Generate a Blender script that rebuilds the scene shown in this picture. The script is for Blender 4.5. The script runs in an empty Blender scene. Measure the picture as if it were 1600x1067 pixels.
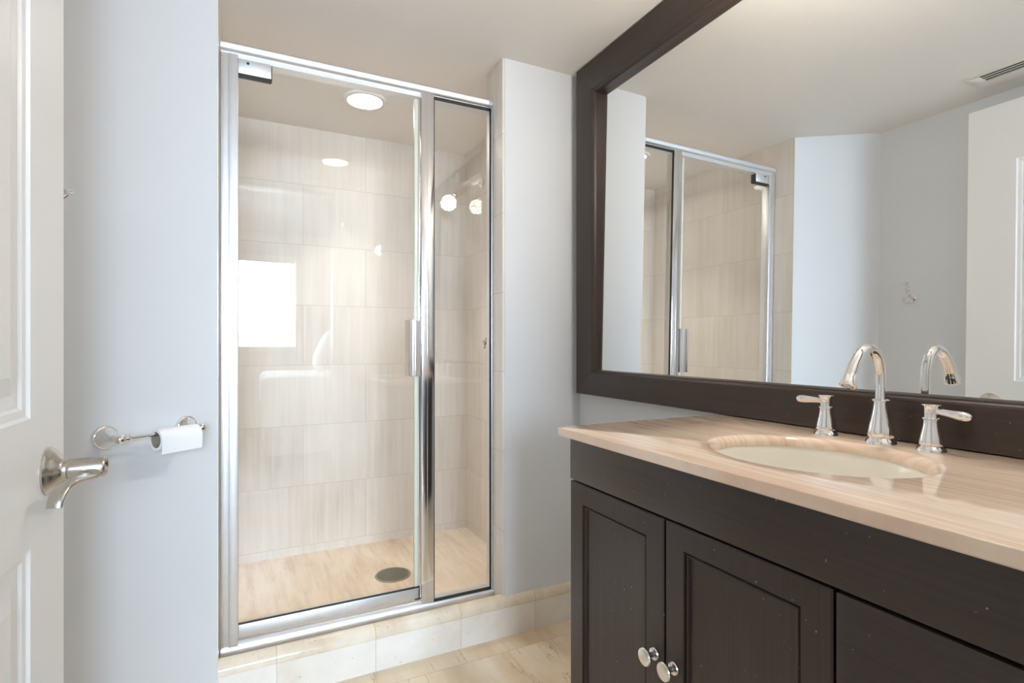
import bpy, bmesh, math, random
from mathutils import Vector, Matrix
random.seed(7)
PI = math.pi
SC = bpy.context.scene
COL = SC.collection

# ------------------------------------------------------------------ camera
CAMZ = 1.085
F_PX = 836.0
cam_d = bpy.data.cameras.new('camera')
cam_d.sensor_fit = 'HORIZONTAL'
cam_d.sensor_width = 36.0
cam_d.lens = F_PX / 1600 * 36.0
cam_d.shift_y = (537.5 - 533.5) / 1600
cam_d.clip_start = 0.02
cam_o = bpy.data.objects.new('camera', cam_d)
COL.objects.link(cam_o)
cam_o.location = (0, 0, CAMZ)
cam_o.rotation_euler = (PI / 2, 0, -0.4608)
SC.camera = cam_o

# ------------------------------------------------------------------ world, exposure, large lights
W = bpy.data.worlds.new('world')
SC.world = W
W.use_nodes = True
W.node_tree.nodes['Background'].inputs[0].default_value = (0.75, 0.86, 1.0, 1)
W.node_tree.nodes['Background'].inputs[1].default_value = 1.0
vs = SC.view_settings
vs.view_transform = 'Standard'
vs.look = 'None'
vs.gamma = 1.0
vs.use_curve_mapping = False
vs.exposure = 0.60
SC.cycles.max_bounces = 14
SC.cycles.diffuse_bounces = 8
SC.cycles.glossy_bounces = 8
SC.cycles.transparent_max_bounces = 24
SC.cycles.sample_clamp_indirect = 6.0
SC.cycles.blur_glossy = 0.3


def area_light(name, loc, direction, sx, sy, power, color, shape='RECTANGLE', spread=PI):
    l = bpy.data.lights.new(name, 'AREA')
    l.shape = shape
    l.size = sx
    if shape in ('RECTANGLE', 'ELLIPSE'):
        l.size_y = sy
    l.energy = power
    l.color = color
    l.spread = spread
    o = bpy.data.objects.new(name, l)
    COL.objects.link(o)
    o.location = loc
    o.rotation_euler = Vector(direction).to_track_quat('-Z', 'Y').to_euler()
    return o


# daylight entering the bedroom behind the camera through its window
area_light('window_daylight', (-0.15, -3.12, 1.55), (0.1, 1, -0.2), 1.3, 1.0, 40, (0.66, 0.82, 1.0), spread=math.radians(95))
# unseen fill light added near the bedroom ceiling to brighten the rooms
area_light('bedroom_fill_light', (1.9, -1.2, 2.36), (0, 0, -1), 0.5, 0.5, 18, (1.0, 0.97, 0.93), 'DISK')

# ------------------------------------------------------------------ key dimensions
CEIL = 2.155
XM = 1.20        # mirror wall
YW = 1.805       # wall plane beside the shower
YB = 2.825       # shower back wall
XSR = 1.113      # shower right wall
XSL = -0.076     # shower left wall / corner of the diagonal wall
CA = Vector((-0.383, 1.55, 0))      # diagonal wall, left end
CB = Vector((XSL, 1.785, 0))        # diagonal wall, right end
XG = -0.383      # wall behind the door
YD = 0.12        # doorway wall (inner face)
CZ = 0.892       # counter top

# ------------------------------------------------------------------ materials
MATS = {}


def new_mat(name):
    m = bpy.data.materials.new(name)
    m.use_nodes = True
    MATS[name] = m
    nt = m.node_tree
    return m, nt, nt.nodes, nt.links, nt.nodes['Principled BSDF']


def simple(name, col, rough=0.5, metal=0.0, coat=0.0, spec=0.5, noise=0.0, nscale=8.0, bump=0.0, bscale=60.0):
    m, nt, N, L, P = new_mat(name)
    P.inputs['Base Color'].default_value = (*col, 1)
    P.inputs['Roughness'].default_value = rough
    P.inputs['Metallic'].default_value = metal
    P.inputs['Coat Weight'].default_value = coat
    P.inputs['Coat Roughness'].default_value = 0.05
    P.inputs['Specular IOR Level'].default_value = spec
    if noise > 0 or bump > 0:
        tc = N.new('ShaderNodeTexCoord')
    if noise > 0:
        n = N.new('ShaderNodeTexNoise')
        n.inputs['Scale'].default_value = nscale
        n.inputs['Detail'].default_value = 4
        L.new(tc.outputs['Object'], n.inputs['Vector'])
        r = N.new('ShaderNodeMapRange')
        r.inputs['From Min'].default_value = 0.3
        r.inputs['From Max'].default_value = 0.7
        r.inputs['To Min'].default_value = 1 - noise
        r.inputs['To Max'].default_value = 1 + noise
        L.new(n.outputs['Fac'], r.inputs['Value'])
        mx = N.new('ShaderNodeVectorMath')
        mx.operation = 'SCALE'
        mx.inputs[0].default_value = col
        L.new(r.outputs['Result'], mx.inputs['Scale'])
        L.new(mx.outputs['Vector'], P.inputs['Base Color'])
    if bump > 0:
        n2 = N.new('ShaderNodeTexNoise')
        n2.inputs['Scale'].default_value = bscale
        n2.inputs['Detail'].default_value = 3
        L.new(tc.outputs['Object'], n2.inputs['Vector'])
        b = N.new('ShaderNodeBump')
        b.inputs['Strength'].default_value = bump
        b.inputs['Distance'].default_value = 0.002
        L.new(n2.outputs['Fac'], b.inputs['Height'])
        L.new(b.outputs['Normal'], P.inputs['Normal'])
    return m


def ramp(N, stops):
    r = N.new('ShaderNodeValToRGB')
    e = r.color_ramp.elements
    while len(e) < len(stops):
        e.new(0.5)
    for el, (p, c) in zip(e, stops):
        el.position = p
        el.color = (*c, 1)
    return r


def stone(name, plane, stops, tile=None, offset=0.5, shift=(0, 0), mortar=(0.55, 0.47, 0.38), msize=0.0012,
          stretch=(14, 1.1), wscale=1.0, rough=0.1, coat=0.3, cracks=0.0, patch=0.35, rotate=0.0, pits=0.0, tilevar=0.10):
    """polished travertine. plane = the two world axes of the surface; veins run along the second axis."""
    m, nt, N, L, P = new_mat(name)
    tc = N.new('ShaderNodeTexCoord')
    sp = N.new('ShaderNodeSeparateXYZ')
    L.new(tc.outputs['Object'], sp.inputs[0])
    cb = N.new('ShaderNodeCombineXYZ')
    L.new(sp.outputs['XYZ'.index(plane[0])], cb.inputs[0])
    L.new(sp.outputs['XYZ'.index(plane[1])], cb.inputs[1])
    other = [a for a in 'XYZ' if a not in plane][0]
    mo = N.new('ShaderNodeMath')
    mo.operation = 'MULTIPLY'
    mo.inputs[1].default_value = 1.0
    L.new(sp.outputs['XYZ'.index(other)], mo.inputs[0])
    L.new(mo.outputs[0], cb.inputs[2])
    vec = cb.outputs[0]
    rnd = None
    base = vec
    if tile:
        mp0 = N.new('ShaderNodeMapping')
        mp0.inputs['Location'].default_value = (-shift[0], -shift[1], 0)
        L.new(vec, mp0.inputs[0])
        br = N.new('ShaderNodeTexBrick')
        br.offset = offset
        br.inputs['Scale'].default_value = 1.0
        br.inputs['Brick Width'].default_value = tile[0]
        br.inputs['Row Height'].default_value = tile[1]
        br.inputs['Mortar Size'].default_value = msize
        br.inputs['Mortar Smooth'].default_value = 0.3
        br.inputs['Bias'].default_value = 0.0
        br.inputs['Color1'].default_value = (0, 0, 0, 1)
        br.inputs['Color2'].default_value = (1, 1, 1, 1)
        br.inputs['Mortar'].default_value = (0.5, 0.5, 0.5, 1)
        L.new(mp0.outputs[0], br.inputs['Vector'])
        # shift the vein pattern from tile to tile
        sc = N.new('ShaderNodeVectorMath')
        sc.operation = 'SCALE'
        sc.inputs['Scale'].default_value = 3.7
        L.new(br.outputs['Color'], sc.inputs[0])
        ad = N.new('ShaderNodeVectorMath')
        ad.operation = 'ADD'
        L.new(vec, ad.inputs[0])
        L.new(sc.outputs[0], ad.inputs[1])
        base = ad.outputs[0]
    mp = N.new('ShaderNodeMapping')
    mp.inputs['Rotation'].default_value = (0, 0, rotate)
    mp.inputs['Scale'].default_value = (stretch[0] * wscale, stretch[1] * wscale, 1.0)
    L.new(base, mp.inputs[0])
    n1 = N.new('ShaderNodeTexNoise')
    n1.inputs['Scale'].default_value = 1.6
    n1.inputs['Detail'].default_value = 8
    n1.inputs['Roughness'].default_value = 0.62
    n1.inputs['Distortion'].default_value = 0.35
    L.new(mp.outputs[0], n1.inputs['Vector'])
    n2 = N.new('ShaderNodeTexNoise')
    n2.inputs['Scale'].default_value = 2.6
    n2.inputs['Detail'].default_value = 5
    L.new(base, n2.inputs['Vector'])
    mixf = N.new('ShaderNodeMix')
    mixf.inputs['Factor'].default_value = patch
    L.new(n1.outputs['Fac'], mixf.inputs['A'])
    L.new(n2.outputs['Fac'], mixf.inputs['B'])
    fac = mixf.outputs['Result']
    if tile:
        ma = N.new('ShaderNodeMath')
        ma.operation = 'MULTIPLY_ADD'
        ma.inputs[1].default_value = tilevar
        L.new(br.outputs['Color'], ma.inputs[0])
        L.new(fac, ma.inputs[2])
        ms = N.new('ShaderNodeMath')
        ms.operation = 'SUBTRACT'
        ms.inputs[1].default_value = tilevar / 2
        L.new(ma.outputs[0], ms.inputs[0])
        fac = ms.outputs[0]
    r = ramp(N, stops)
    L.new(fac, r.inputs['Fac'])
    color = r.outputs['Color']
    if cracks > 0:
        mp2 = N.new('ShaderNodeMapping')
        mp2.inputs['Rotation'].default_value = (0, 0, rotate)
        mp2.inputs['Scale'].default_value = (3.6, 0.55, 1)
        L.new(base, mp2.inputs[0])
        nd = N.new('ShaderNodeTexNoise')
        nd.inputs['Scale'].default_value = 3.0
        nd.inputs['Detail'].default_value = 6
        nd.inputs['Roughness'].default_value = 0.7
        L.new(mp2.outputs[0], nd.inputs['Vector'])
        rr = ramp(N, [(0.0, (0, 0, 0)), (0.492, (0, 0, 0)), (0.5, (1, 1, 1)), (0.508, (0, 0, 0))])
        L.new(nd.outputs['Fac'], rr.inputs['Fac'])
        n3 = N.new('ShaderNodeTexNoise')
        n3.inputs['Scale'].default_value = 5.0
        L.new(base, n3.inputs['Vector'])
        r3 = ramp(N, [(0.50, (0, 0, 0)), (0.62, (1, 1, 1))])
        L.new(n3.outputs['Fac'], r3.inputs['Fac'])
        mm = N.new('ShaderNodeMath')
        mm.operation = 'MULTIPLY'
        L.new(rr.outputs['Color'], mm.inputs[0])
        L.new(r3.outputs['Color'], mm.inputs[1])
        mm2 = N.new('ShaderNodeMath')
        mm2.operation = 'MULTIPLY'
        mm2.inputs[1].default_value = cracks
        L.new(mm.outputs[0], mm2.inputs[0])
        mc = N.new('ShaderNodeMix')
        mc.data_type = 'RGBA'
        L.new(mm2.outputs[0], mc.inputs['Factor'])
        L.new(color, mc.inputs['A'])
        mc.inputs['B'].default_value = (0.20, 0.11, 0.05, 1)
        color = mc.outputs['Result']
    if pits > 0:
        np_ = N.new('ShaderNodeTexNoise')
        np_.inputs['Scale'].default_value = 70
        np_.inputs['Detail'].default_value = 2
        L.new(vec, np_.inputs['Vector'])
        rp = ramp(N, [(0.70, (0, 0, 0)), (0.76, (1, 1, 1))])
        L.new(np_.outputs['Fac'], rp.inputs['Fac'])
        mpz = N.new('ShaderNodeMath')
        mpz.operation = 'MULTIPLY'
        mpz.inputs[1].default_value = pits
        L.new(rp.outputs['Color'], mpz.inputs[0])
        mc2 = N.new('ShaderNodeMix')
        mc2.data_type = 'RGBA'
        L.new(mpz.outputs[0], mc2.inputs['Factor'])
        L.new(color, mc2.inputs['A'])
        mc2.inputs['B'].default_value = (0.38, 0.31, 0.23, 1)
        color = mc2.outputs['Result']
    if tile:
        mt = N.new('ShaderNodeMix')
        mt.data_type = 'RGBA'
        L.new(br.outputs['Fac'], mt.inputs['Factor'])
        L.new(color, mt.inputs['A'])
        mt.inputs['B'].default_value = (*mortar, 1)
        color = mt.outputs['Result']
        bp = N.new('ShaderNodeBump')
        bp.invert = True
        bp.inputs['Strength'].default_value = 0.25
        bp.inputs['Distance'].default_value = 0.0008
        L.new(br.outputs['Fac'], bp.inputs['Height'])
        L.new(bp.outputs['Normal'], P.inputs['Normal'])
    L.new(color, P.inputs['Base Color'])
    P.inputs['Roughness'].default_value = 0.5
    P.inputs['Specular IOR Level'].default_value = 0.15
    P.inputs['Coat Weight'].default_value = coat
    P.inputs['Coat Roughness'].default_value = rough
    return m


def wood(name, c0, c1, along='Z', rough=0.35):
    m, nt, N, L, P = new_mat(name)
    tc = N.new('ShaderNodeTexCoord')
    mp = N.new('ShaderNodeMapping')
    s = {'X': (3, 160, 160), 'Y': (160, 3, 160), 'Z': (160, 160, 3)}[along]
    mp.inputs['Scale'].default_value = s
    L.new(tc.outputs['Object'], mp.inputs[0])
    n = N.new('ShaderNodeTexNoise')
    n.inputs['Scale'].default_value = 1.0
    n.inputs['Detail'].default_value = 5
    L.new(mp.outputs[0], n.inputs['Vector'])
    r = ramp(N, [(0.3, c0), (0.72, c1)])
    L.new(n.outputs['Fac'], r.inputs['Fac'])
    # a few pale scuffs
    sc = N.new('ShaderNodeTexNoise')
    sc.inputs['Scale'].default_value = 150
    sc.inputs['Detail'].default_value = 1
    L.new(tc.outputs['Object'], sc.inputs['Vector'])
    r2 = ramp(N, [(0.775, (0, 0, 0)), (0.79, (0.5, 0.5, 0.5))])
    L.new(sc.outputs['Fac'], r2.inputs['Fac'])
    mx = N.new('ShaderNodeMix')
    mx.data_type = 'RGBA'
    L.new(r2.outputs['Color'], mx.inputs['Factor'])
    L.new(r.outputs['Color'], mx.inputs['A'])
    mx.inputs['B'].default_value = (0.4, 0.38, 0.36, 1)
    L.new(mx.outputs['Result'], P.inputs['Base Color'])
    P.inputs['Roughness'].default_value = rough
    b = N.new('ShaderNodeBump')
    b.inputs['Strength'].default_value = 0.06
    b.inputs['Distance'].default_value = 0.0006
    L.new(n.outputs['Fac'], b.inputs['Height'])
    L.new(b.outputs['Normal'], P.inputs['Normal'])
    return m


def glass_mat(name, tint=(0.985, 0.99, 0.985), f0=0.05):
    m = bpy.data.materials.new(name)
    m.use_nodes = True
    MATS[name] = m
    N = m.node_tree.nodes
    L = m.node_tree.links
    N.clear()
    out = N.new('ShaderNodeOutputMaterial')
    tr = N.new('ShaderNodeBsdfTransparent')
    tr.inputs[0].default_value = (*tint, 1)
    gl = N.new('ShaderNodeBsdfGlossy')
    gl.inputs['Roughness'].default_value = 0.0
    gl.inputs[0].default_value = (1, 1, 1, 1)
    lw = N.new('ShaderNodeLayerWeight')
    lw.inputs['Blend'].default_value = 0.5
    pw = N.new('ShaderNodeMath')
    pw.operation = 'POWER'
    pw.inputs[1].default_value = 5.0
    L.new(lw.outputs['Facing'], pw.inputs[0])
    ma = N.new('ShaderNodeMath')
    ma.operation = 'MULTIPLY_ADD'
    ma.inputs[1].default_value = 1 - f0
    ma.inputs[2].default_value = f0
    L.new(pw.outputs[0], ma.inputs[0])
    mx = N.new('ShaderNodeMixShader')
    L.new(ma.outputs[0], mx.inputs[0])
    L.new(tr.outputs[0], mx.inputs[1])
    L.new(gl.outputs[0], mx.inputs[2])
    L.new(mx.outputs[0], out.inputs[0])
    return m


def emit(name, col, strength):
    m = bpy.data.materials.new(name)
    m.use_nodes = True
    MATS[name] = m
    N = m.node_tree.nodes
    L = m.node_tree.links
    N.clear()
    out = N.new('ShaderNodeOutputMaterial')
    e = N.new('ShaderNodeEmission')
    e.inputs[0].default_value = (*col, 1)
    e.inputs[1].default_value = strength
    L.new(e.outputs[0], out.inputs[0])
    return m


paint = simple('wall_paint', (0.675, 0.69, 0.71), 0.55, noise=0.015, nscale=1.5, bump=0.05, bscale=220)
ceil_paint = simple('ceiling_paint', (0.80, 0.77, 0.73), 0.7, noise=0.012, nscale=1.2)
door_paint = simple('door_paint', (0.88, 0.88, 0.88), 0.35, noise=0.01, nscale=3)
bed_wall = simple('bedroom_paint', (0.56, 0.55, 0.53), 0.6)
linen = simple('white_linen', (0.86, 0.86, 0.86), 0.8, bump=0.2, bscale=30)
bed_floor_m = simple('bedroom_floor', (0.5, 0.43, 0.36), 0.4, noise=0.1)
chrome = simple('chrome', (0.88, 0.87, 0.86), 0.05, 1.0)
nickel = simple('satin_nickel', (0.56, 0.53, 0.48), 0.27, 1.0)
alu = simple('bright_aluminium', (0.78, 0.785, 0.80), 0.46, 1.0, noise=0.02, nscale=40)
alu_polished = simple('polished_aluminium', (0.86, 0.86, 0.88), 0.13, 1.0)
gasket_m = simple('black_rubber', (0.015, 0.014, 0.013), 0.5)
seal_m = simple('clear_vinyl', (0.62, 0.62, 0.52), 0.25)
porcelain = simple('ivory_porcelain', (0.88, 0.84, 0.75), 0.12, coat=0.5)
paper_m = simple('tissue_paper', (0.86, 0.87, 0.88), 0.9, bump=0.1, bscale=200)
core_m = simple('cardboard', (0.36, 0.30, 0.24), 0.9)
drain_m = simple('drain_metal', (0.42, 0.38, 0.32), 0.35, 1.0)
shade_m = simple('painted_shade', (0.02, 0.02, 0.02), 0.8)  # near-black colour standing in for shade inside the vent and drain
vent_m = simple('vent_paint', (0.62, 0.60, 0.55), 0.5)
white_trim = simple('white_trim', (0.82, 0.82, 0.80), 0.4)
espresso = wood('espresso_wood', (0.031, 0.019, 0.014), (0.044, 0.029, 0.022), 'Z', 0.34)
espresso_h = wood('espresso_wood_horizontal', (0.031, 0.019, 0.014), (0.044, 0.029, 0.022), 'Y', 0.34)
TS = [(0.25, (0.60, 0.545, 0.49)), (0.42, (0.705, 0.655, 0.60)), (0.56, (0.755, 0.71, 0.66)), (0.75, (0.81, 0.775, 0.73))]
tile_xz = stone('travertine_tile_back', 'XZ', TS, (0.61, 0.297), shift=(0.25, 0.09), rough=0.02, coat=0.6, patch=0.48, stretch=(26, 1.0), mortar=(0.56,0.50,0.43))
tile_yz = stone('travertine_tile_side', 'YZ', TS, (0.61, 0.297), shift=(0.1, 0.09), rough=0.02, coat=0.6, patch=0.48, stretch=(26, 1.0), mortar=(0.56,0.50,0.43))
tile_edge = stone('travertine_tile_edge', 'YZ', TS, (0.61, 0.297), shift=(0.1, 0.09), rough=0.25, coat=0.15, stretch=(26, 1.0), mortar=(0.56, 0.50, 0.43))
CS = [(0.25, (0.62, 0.54, 0.43)), (0.45, (0.76, 0.71, 0.64)), (0.6, (0.82, 0.79, 0.74)), (0.8, (0.84, 0.82, 0.79))]
curb_m = stone('travertine_curb', 'XZ', CS, (0.301, 2.0), offset=0.0, shift=(0.083, -1.0), rough=0.12, stretch=(3, 3), pits=0.6,
               mortar=(0.58, 0.50, 0.40))
CP = [(0.25, (0.52, 0.41, 0.29)), (0.45, (0.70, 0.60, 0.47)), (0.6, (0.77, 0.69, 0.57)), (0.8, (0.82, 0.77, 0.68))]
cap_m = stone('travertine_cap', 'XZ', CP, (0.301, 2.0), offset=0.0, shift=(0.083, -1.0), rough=0.15, stretch=(7, 7), pits=0.8, mortar=(0.50, 0.41, 0.30))
SF = [(0.28, (0.50, 0.36, 0.25)), (0.42, (0.67, 0.54, 0.42)), (0.54, (0.76, 0.66, 0.54)), (0.74, (0.82, 0.75, 0.66))]
shower_floor_m = stone('marble_shower_floor', 'XY', SF, None, rough=0.2, stretch=(16, 2.0), rotate=math.radians(50), patch=0.45, cracks=0.25)
FS = [(0.22, (0.46, 0.30, 0.16)), (0.40, (0.66, 0.52, 0.36)), (0.55, (0.76, 0.66, 0.52)), (0.78, (0.80, 0.74, 0.64))]
floor_m = stone('travertine_floor', 'XY', FS, (0.30, 0.30), offset=0.5, shift=(0.525, 1.70), rough=0.2, stretch=(5, 0.9), cracks=0.9, patch=0.45,
                mortar=(0.5, 0.40, 0.28))
KS = [(0.28, (0.58, 0.38, 0.27)), (0.42, (0.74, 0.54, 0.41)), (0.54, (0.82, 0.66, 0.52)), (0.72, (0.87, 0.77, 0.65))]
counter_m = stone('travertine_counter', 'XY', KS, None, rough=0.03, coat=1.0, stretch=(48, 1.6), patch=0.22)
glass_m = glass_mat('clear_glass')


def mirror_mat():
    m = bpy.data.materials.new('mirror_silver')
    m.use_nodes = True
    P = m.node_tree.nodes['Principled BSDF']
    P.inputs['Base Color'].default_value = (0.90, 0.91, 0.90, 1)
    P.inputs['Metallic'].default_value = 1
    P.inputs['Roughness'].default_value = 0.0
    return m


mirror_m = mirror_mat()

# ------------------------------------------------------------------ mesh helpers


def BM():
    return bmesh.new()


def add_box(bm, lo, hi, bevel=0.0, seg=2, M=None):
    lo = Vector(lo)
    hi = Vector(hi)
    vs_ = [bm.verts.new((x, y, z)) for x in (lo.x, hi.x) for y in (lo.y, hi.y) for z in (lo.z, hi.z)]
    idx = [(0, 1, 3, 2), (4, 6, 7, 5), (0, 4, 5, 1), (2, 3, 7, 6), (0, 2, 6, 4), (1, 5, 7, 3)]
    fs = [bm.faces.new([vs_[i] for i in f]) for f in idx]
    out = vs_
    if bevel > 0:
        es = list({e for f in fs for e in f.edges})
        r = bmesh.ops.bevel(bm, geom=es, offset=bevel, segments=seg, profile=0.5, affect='EDGES')
        out = list({v for f in r['faces'] for v in f.verts} | {v for v in vs_ if v.is_valid})
    if M is not None:
        bmesh.ops.transform(bm, matrix=M, verts=[v for v in out if v.is_valid])
    return out


def frame_matrix(origin, axis, up=None):
    a = Vector(axis).normalized()
    u = Vector(up) if up is not None else (Vector((0, 0, 1)) if abs(a.z) < 0.9 else Vector((1, 0, 0)))
    x = u.cross(a).normalized()
    y = a.cross(x)
    m = Matrix((x, y, a)).transposed().to_4x4()
    m.translation = Vector(origin)
    return m


def add_lathe(bm, prof, origin=(0, 0, 0), axis=(0, 0, 1), seg=40, cap0=True, cap1=True, sx=1.0, sy=1.0, up=None):
    """prof: list of (radius, height) along axis"""
    M = frame_matrix(origin, axis, up)
    rings = []
    for r, h in prof:
        if r < 1e-6:
            rings.append([bm.verts.new(M @ Vector((0, 0, h)))])
        else:
            rings.append([bm.verts.new(M @ Vector((r * sx * math.cos(2 * PI * i / seg), r * sy * math.sin(2 * PI * i / seg), h))) for i in range(seg)])
    for a, b in zip(rings[:-1], rings[1:]):
        for i in range(seg):
            j = (i + 1) % seg
            if len(a) == 1 and len(b) == 1:
                continue
            if len(a) == 1:
                bm.faces.new((a[0], b[i], b[j]))
            elif len(b) == 1:
                bm.faces.new((a[i], a[j], b[0]))
            else:
                bm.faces.new((a[i], a[j], b[j], b[i]))
    if cap0 and len(rings[0]) > 1:
        bm.faces.new(list(reversed(rings[0])))
    if cap1 and len(rings[-1]) > 1:
        bm.faces.new(rings[-1])


def smooth_path(pts, n=8):
    """Catmull-Rom through (x,y,z,rx,ry...) tuples"""
    P = [Vector(p) if len(p) <= 4 else p for p in pts]
    P = [list(p) for p in pts]
    out = []
    for i in range(len(P) - 1):
        p0 = P[max(i - 1, 0)]
        p1 = P[i]
        p2 = P[i + 1]
        p3 = P[min(i + 2, len(P) - 1)]
        for k in range(n):
            t = k / n
            out.append([0.5 * (2 * b + (c - a) * t + (2 * a - 5 * b + 4 * c - d) * t * t + (3 * b - a - 3 * c + d) * t ** 3)
                        for a, b, c, d in zip(p0, p1, p2, p3)])
    out.append(P[-1])
    return out


def add_tube(bm, path, seg=20, cap=True, up=(0, 0, 1)):
    """path: list of (x,y,z,ra,rb): elliptical section, ra across, rb along 'up'"""
    pts = [Vector(p[:3]) for p in path]
    rings = []
    ref = Vector(up)
    prev_x = None
    for i, p in enumerate(pts):
        t = (pts[min(i + 1, len(pts) - 1)] - pts[max(i - 1, 0)]).normalized()
        if prev_x is None:
            x = ref.cross(t)
            if x.length < 1e-4:
                x = Vector((0, 1, 0)).cross(t)
            x.normalize()
        else:
            x = (prev_x - t * prev_x.dot(t)).normalized()
        prev_x = x
        y = t.cross(x)
        ra = path[i][3]
        rb = path[i][4] if len(path[i]) > 4 else ra
        rings.append([bm.verts.new(p + x * (ra * math.cos(2 * PI * k / seg)) + y * (rb * math.sin(2 * PI * k / seg))) for k in range(seg)])
    for a, b in zip(rings[:-1], rings[1:]):
        for i in range(seg):
            j = (i + 1) % seg
            bm.faces.new((a[i], a[j], b[j], b[i]))
    if cap:
        bm.faces.new(list(reversed(rings[0])))
        bm.faces.new(rings[-1])


def add_sphere(bm, c, r, scale=(1, 1, 1), u=20, v=12):
    M = Matrix.Translation(Vector(c)) @ Matrix.Diagonal((*scale, 1))
    bmesh.ops.create_uvsphere(bm, u_segments=u, v_segments=v, radius=r, matrix=M)


def add_prism(bm, poly, axis, a0, a1, bevel=0):
    """poly in the two remaining axes (cyclic order), extruded along axis from a0 to a1"""
    def mk(p, a):
        if axis == 'X':
            return (a, p[0], p[1])
        if axis == 'Y':
            return (p[0], a, p[1])
        return (p[0], p[1], a)
    r0 = [bm.verts.new(mk(p, a0)) for p in poly]
    r1 = [bm.verts.new(mk(p, a1)) for p in poly]
    n = len(poly)
    for i in range(n):
        j = (i + 1) % n
        bm.faces.new((r0[i], r0[j], r1[j], r1[i]))
    bm.faces.new(list(reversed(r0)))
    bm.faces.new(r1)


def add_rings(bm, rings, cap=True):
    """list of equal-length loops of points, bridged in order; last one filled"""
    R = [[bm.verts.new(p) for p in r] for r in rings]
    n = len(R[0])
    for a, b in zip(R[:-1], R[1:]):
        for i in range(n):
            j = (i + 1) % n
            bm.faces.new((a[i], a[j], b[j], b[i]))
    if cap:
        bm.faces.new(R[-1])
        bm.faces.new(list(reversed(R[0])))


def obj(name, bm, mat, parent=None, smooth=True, kind=None, label=None, angle=40):
    bmesh.ops.recalc_face_normals(bm, faces=bm.faces[:])
    me = bpy.data.meshes.new(name)
    bm.to_mesh(me)
    bm.free()
    me.materials.append(mat)
    if smooth:
        for p in me.polygons:
            p.use_smooth = True
        try:
            me.set_sharp_from_angle(angle=math.radians(angle))
        except Exception:
            pass
    o = bpy.data.objects.new(name, me)
    COL.objects.link(o)
    if parent is not None:
        o.parent = parent
        o.matrix_parent_inverse = Matrix.Translation(-parent_origin(parent))
    if kind:
        o['kind'] = kind
    if label:
        o['label'] = label
    return o


def parent_origin(p):
    v = Vector((0, 0, 0))
    while p is not None:
        v += p.location
        p = p.parent
    # parts carry no location of their own, so only the root Empty contributes
    return v if True else v


def part(name, bm, mat, parent, **k):
    o = obj(name, bm, mat, None, **k)
    o.parent = parent
    o.matrix_parent_inverse = Matrix.Identity(4) if parent.type == 'MESH' else Matrix.Translation(-parent.location)
    return o


def thing(name, label, cat, loc, group=None, kind=None):
    o = bpy.data.objects.new(name, None)
    COL.objects.link(o)
    o.location = loc
    o.empty_display_size = 0.05
    o['label'] = label
    o['category'] = cat
    if group:
        o['group'] = group
    if kind:
        o['kind'] = kind
    return o


def tag(o, label, cat, group=None):
    o['label'] = label
    o['category'] = cat
    if group:
        o['group'] = group
    return o


def struct(name, bm, mat, label=None, cat=None, smooth=False):
    o = obj(name, bm, mat, None, smooth=smooth, kind='structure')
    o['label'] = label or name.replace('_', ' ')
    o['category'] = cat or name.split('_')[0]
    return o


def box_obj(lo, hi, bevel=0, seg=2):
    bm = BM()
    add_box(bm, lo, hi, bevel, seg)
    return bm


# ------------------------------------------------------------------ the setting: bathroom shell
struct('floor', box_obj((-0.6, 0.0, -0.08), (1.35, 1.80, 0.0)), floor_m, 'beige travertine tile bathroom floor with brown veins', 'floor')
struct('floor_shower', box_obj((XSL - 0.02, 1.90, -0.05), (XSR + 0.1, YB + 0.05, 0.05)), shower_floor_m,
       'peach marble floor of the shower stall', 'floor')
struct('ceiling', box_obj((-0.75, 0.0, CEIL), (1.45, YB + 0.15, CEIL + 0.1)), ceil_paint, 'warm white bathroom ceiling', 'ceiling')
struct('wall_right', box_obj((XM, 0.0, 0.0), (XM + 0.12, 1.95, CEIL)), paint, 'pale grey wall behind the vanity mirror', 'wall')
struct('wall_return', box_obj((0.867, YW, 0.0), (XM, 1.945, CEIL)), paint, 'pale grey wall stub between the shower and the mirror', 'wall')
bm = BM()
add_box(bm, (0.857, YW + 0.002, 0.0), (0.868, 1.95, CEIL), 0.002)
struct('trim_1', bm, tile_edge, 'narrow travertine tile edge of the wall stub beside the shower glass', 'trim', True)
struct('wall_shower_back', box_obj((XSL - 0.05, YB, 0.0), (XSR + 0.1, YB + 0.1, CEIL)), tile_xz, 'polished travertine back wall of the shower', 'wall')
struct('wall_shower_right', box_obj((XSR, 1.945, 0.0), (XSR + 0.1, YB, CEIL)), tile_yz, 'travertine right wall of the shower under the shower head', 'wall')
struct('wall_shower_left', box_obj((XSL - 0.08, CB.y + 0.0005, 0.0), (XSL + 0.002, YB, CEIL)), tile_yz,
       'travertine left wall of the shower beside the door hinge', 'wall')
# diagonal wall with the paper holder
bm = BM()
poly = [(CA.x, CA.y), (CB.x, CB.y), (XSL - 0.1, CB.y + 0.05), (CA.x - 0.1, CA.y + 0.05)]
add_prism(bm, poly, 'Z', 0.0, CEIL)
struct('wall_diagonal', bm, paint, 'light blue grey diagonal wall with the paper holder', 'wall')
struct('wall_left', box_obj((XG - 0.1, 0.0, 0.0), (XG, CA.y + 0.04, CEIL)), paint, 'grey wall behind the open door with the robe hook', 'wall')
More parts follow.
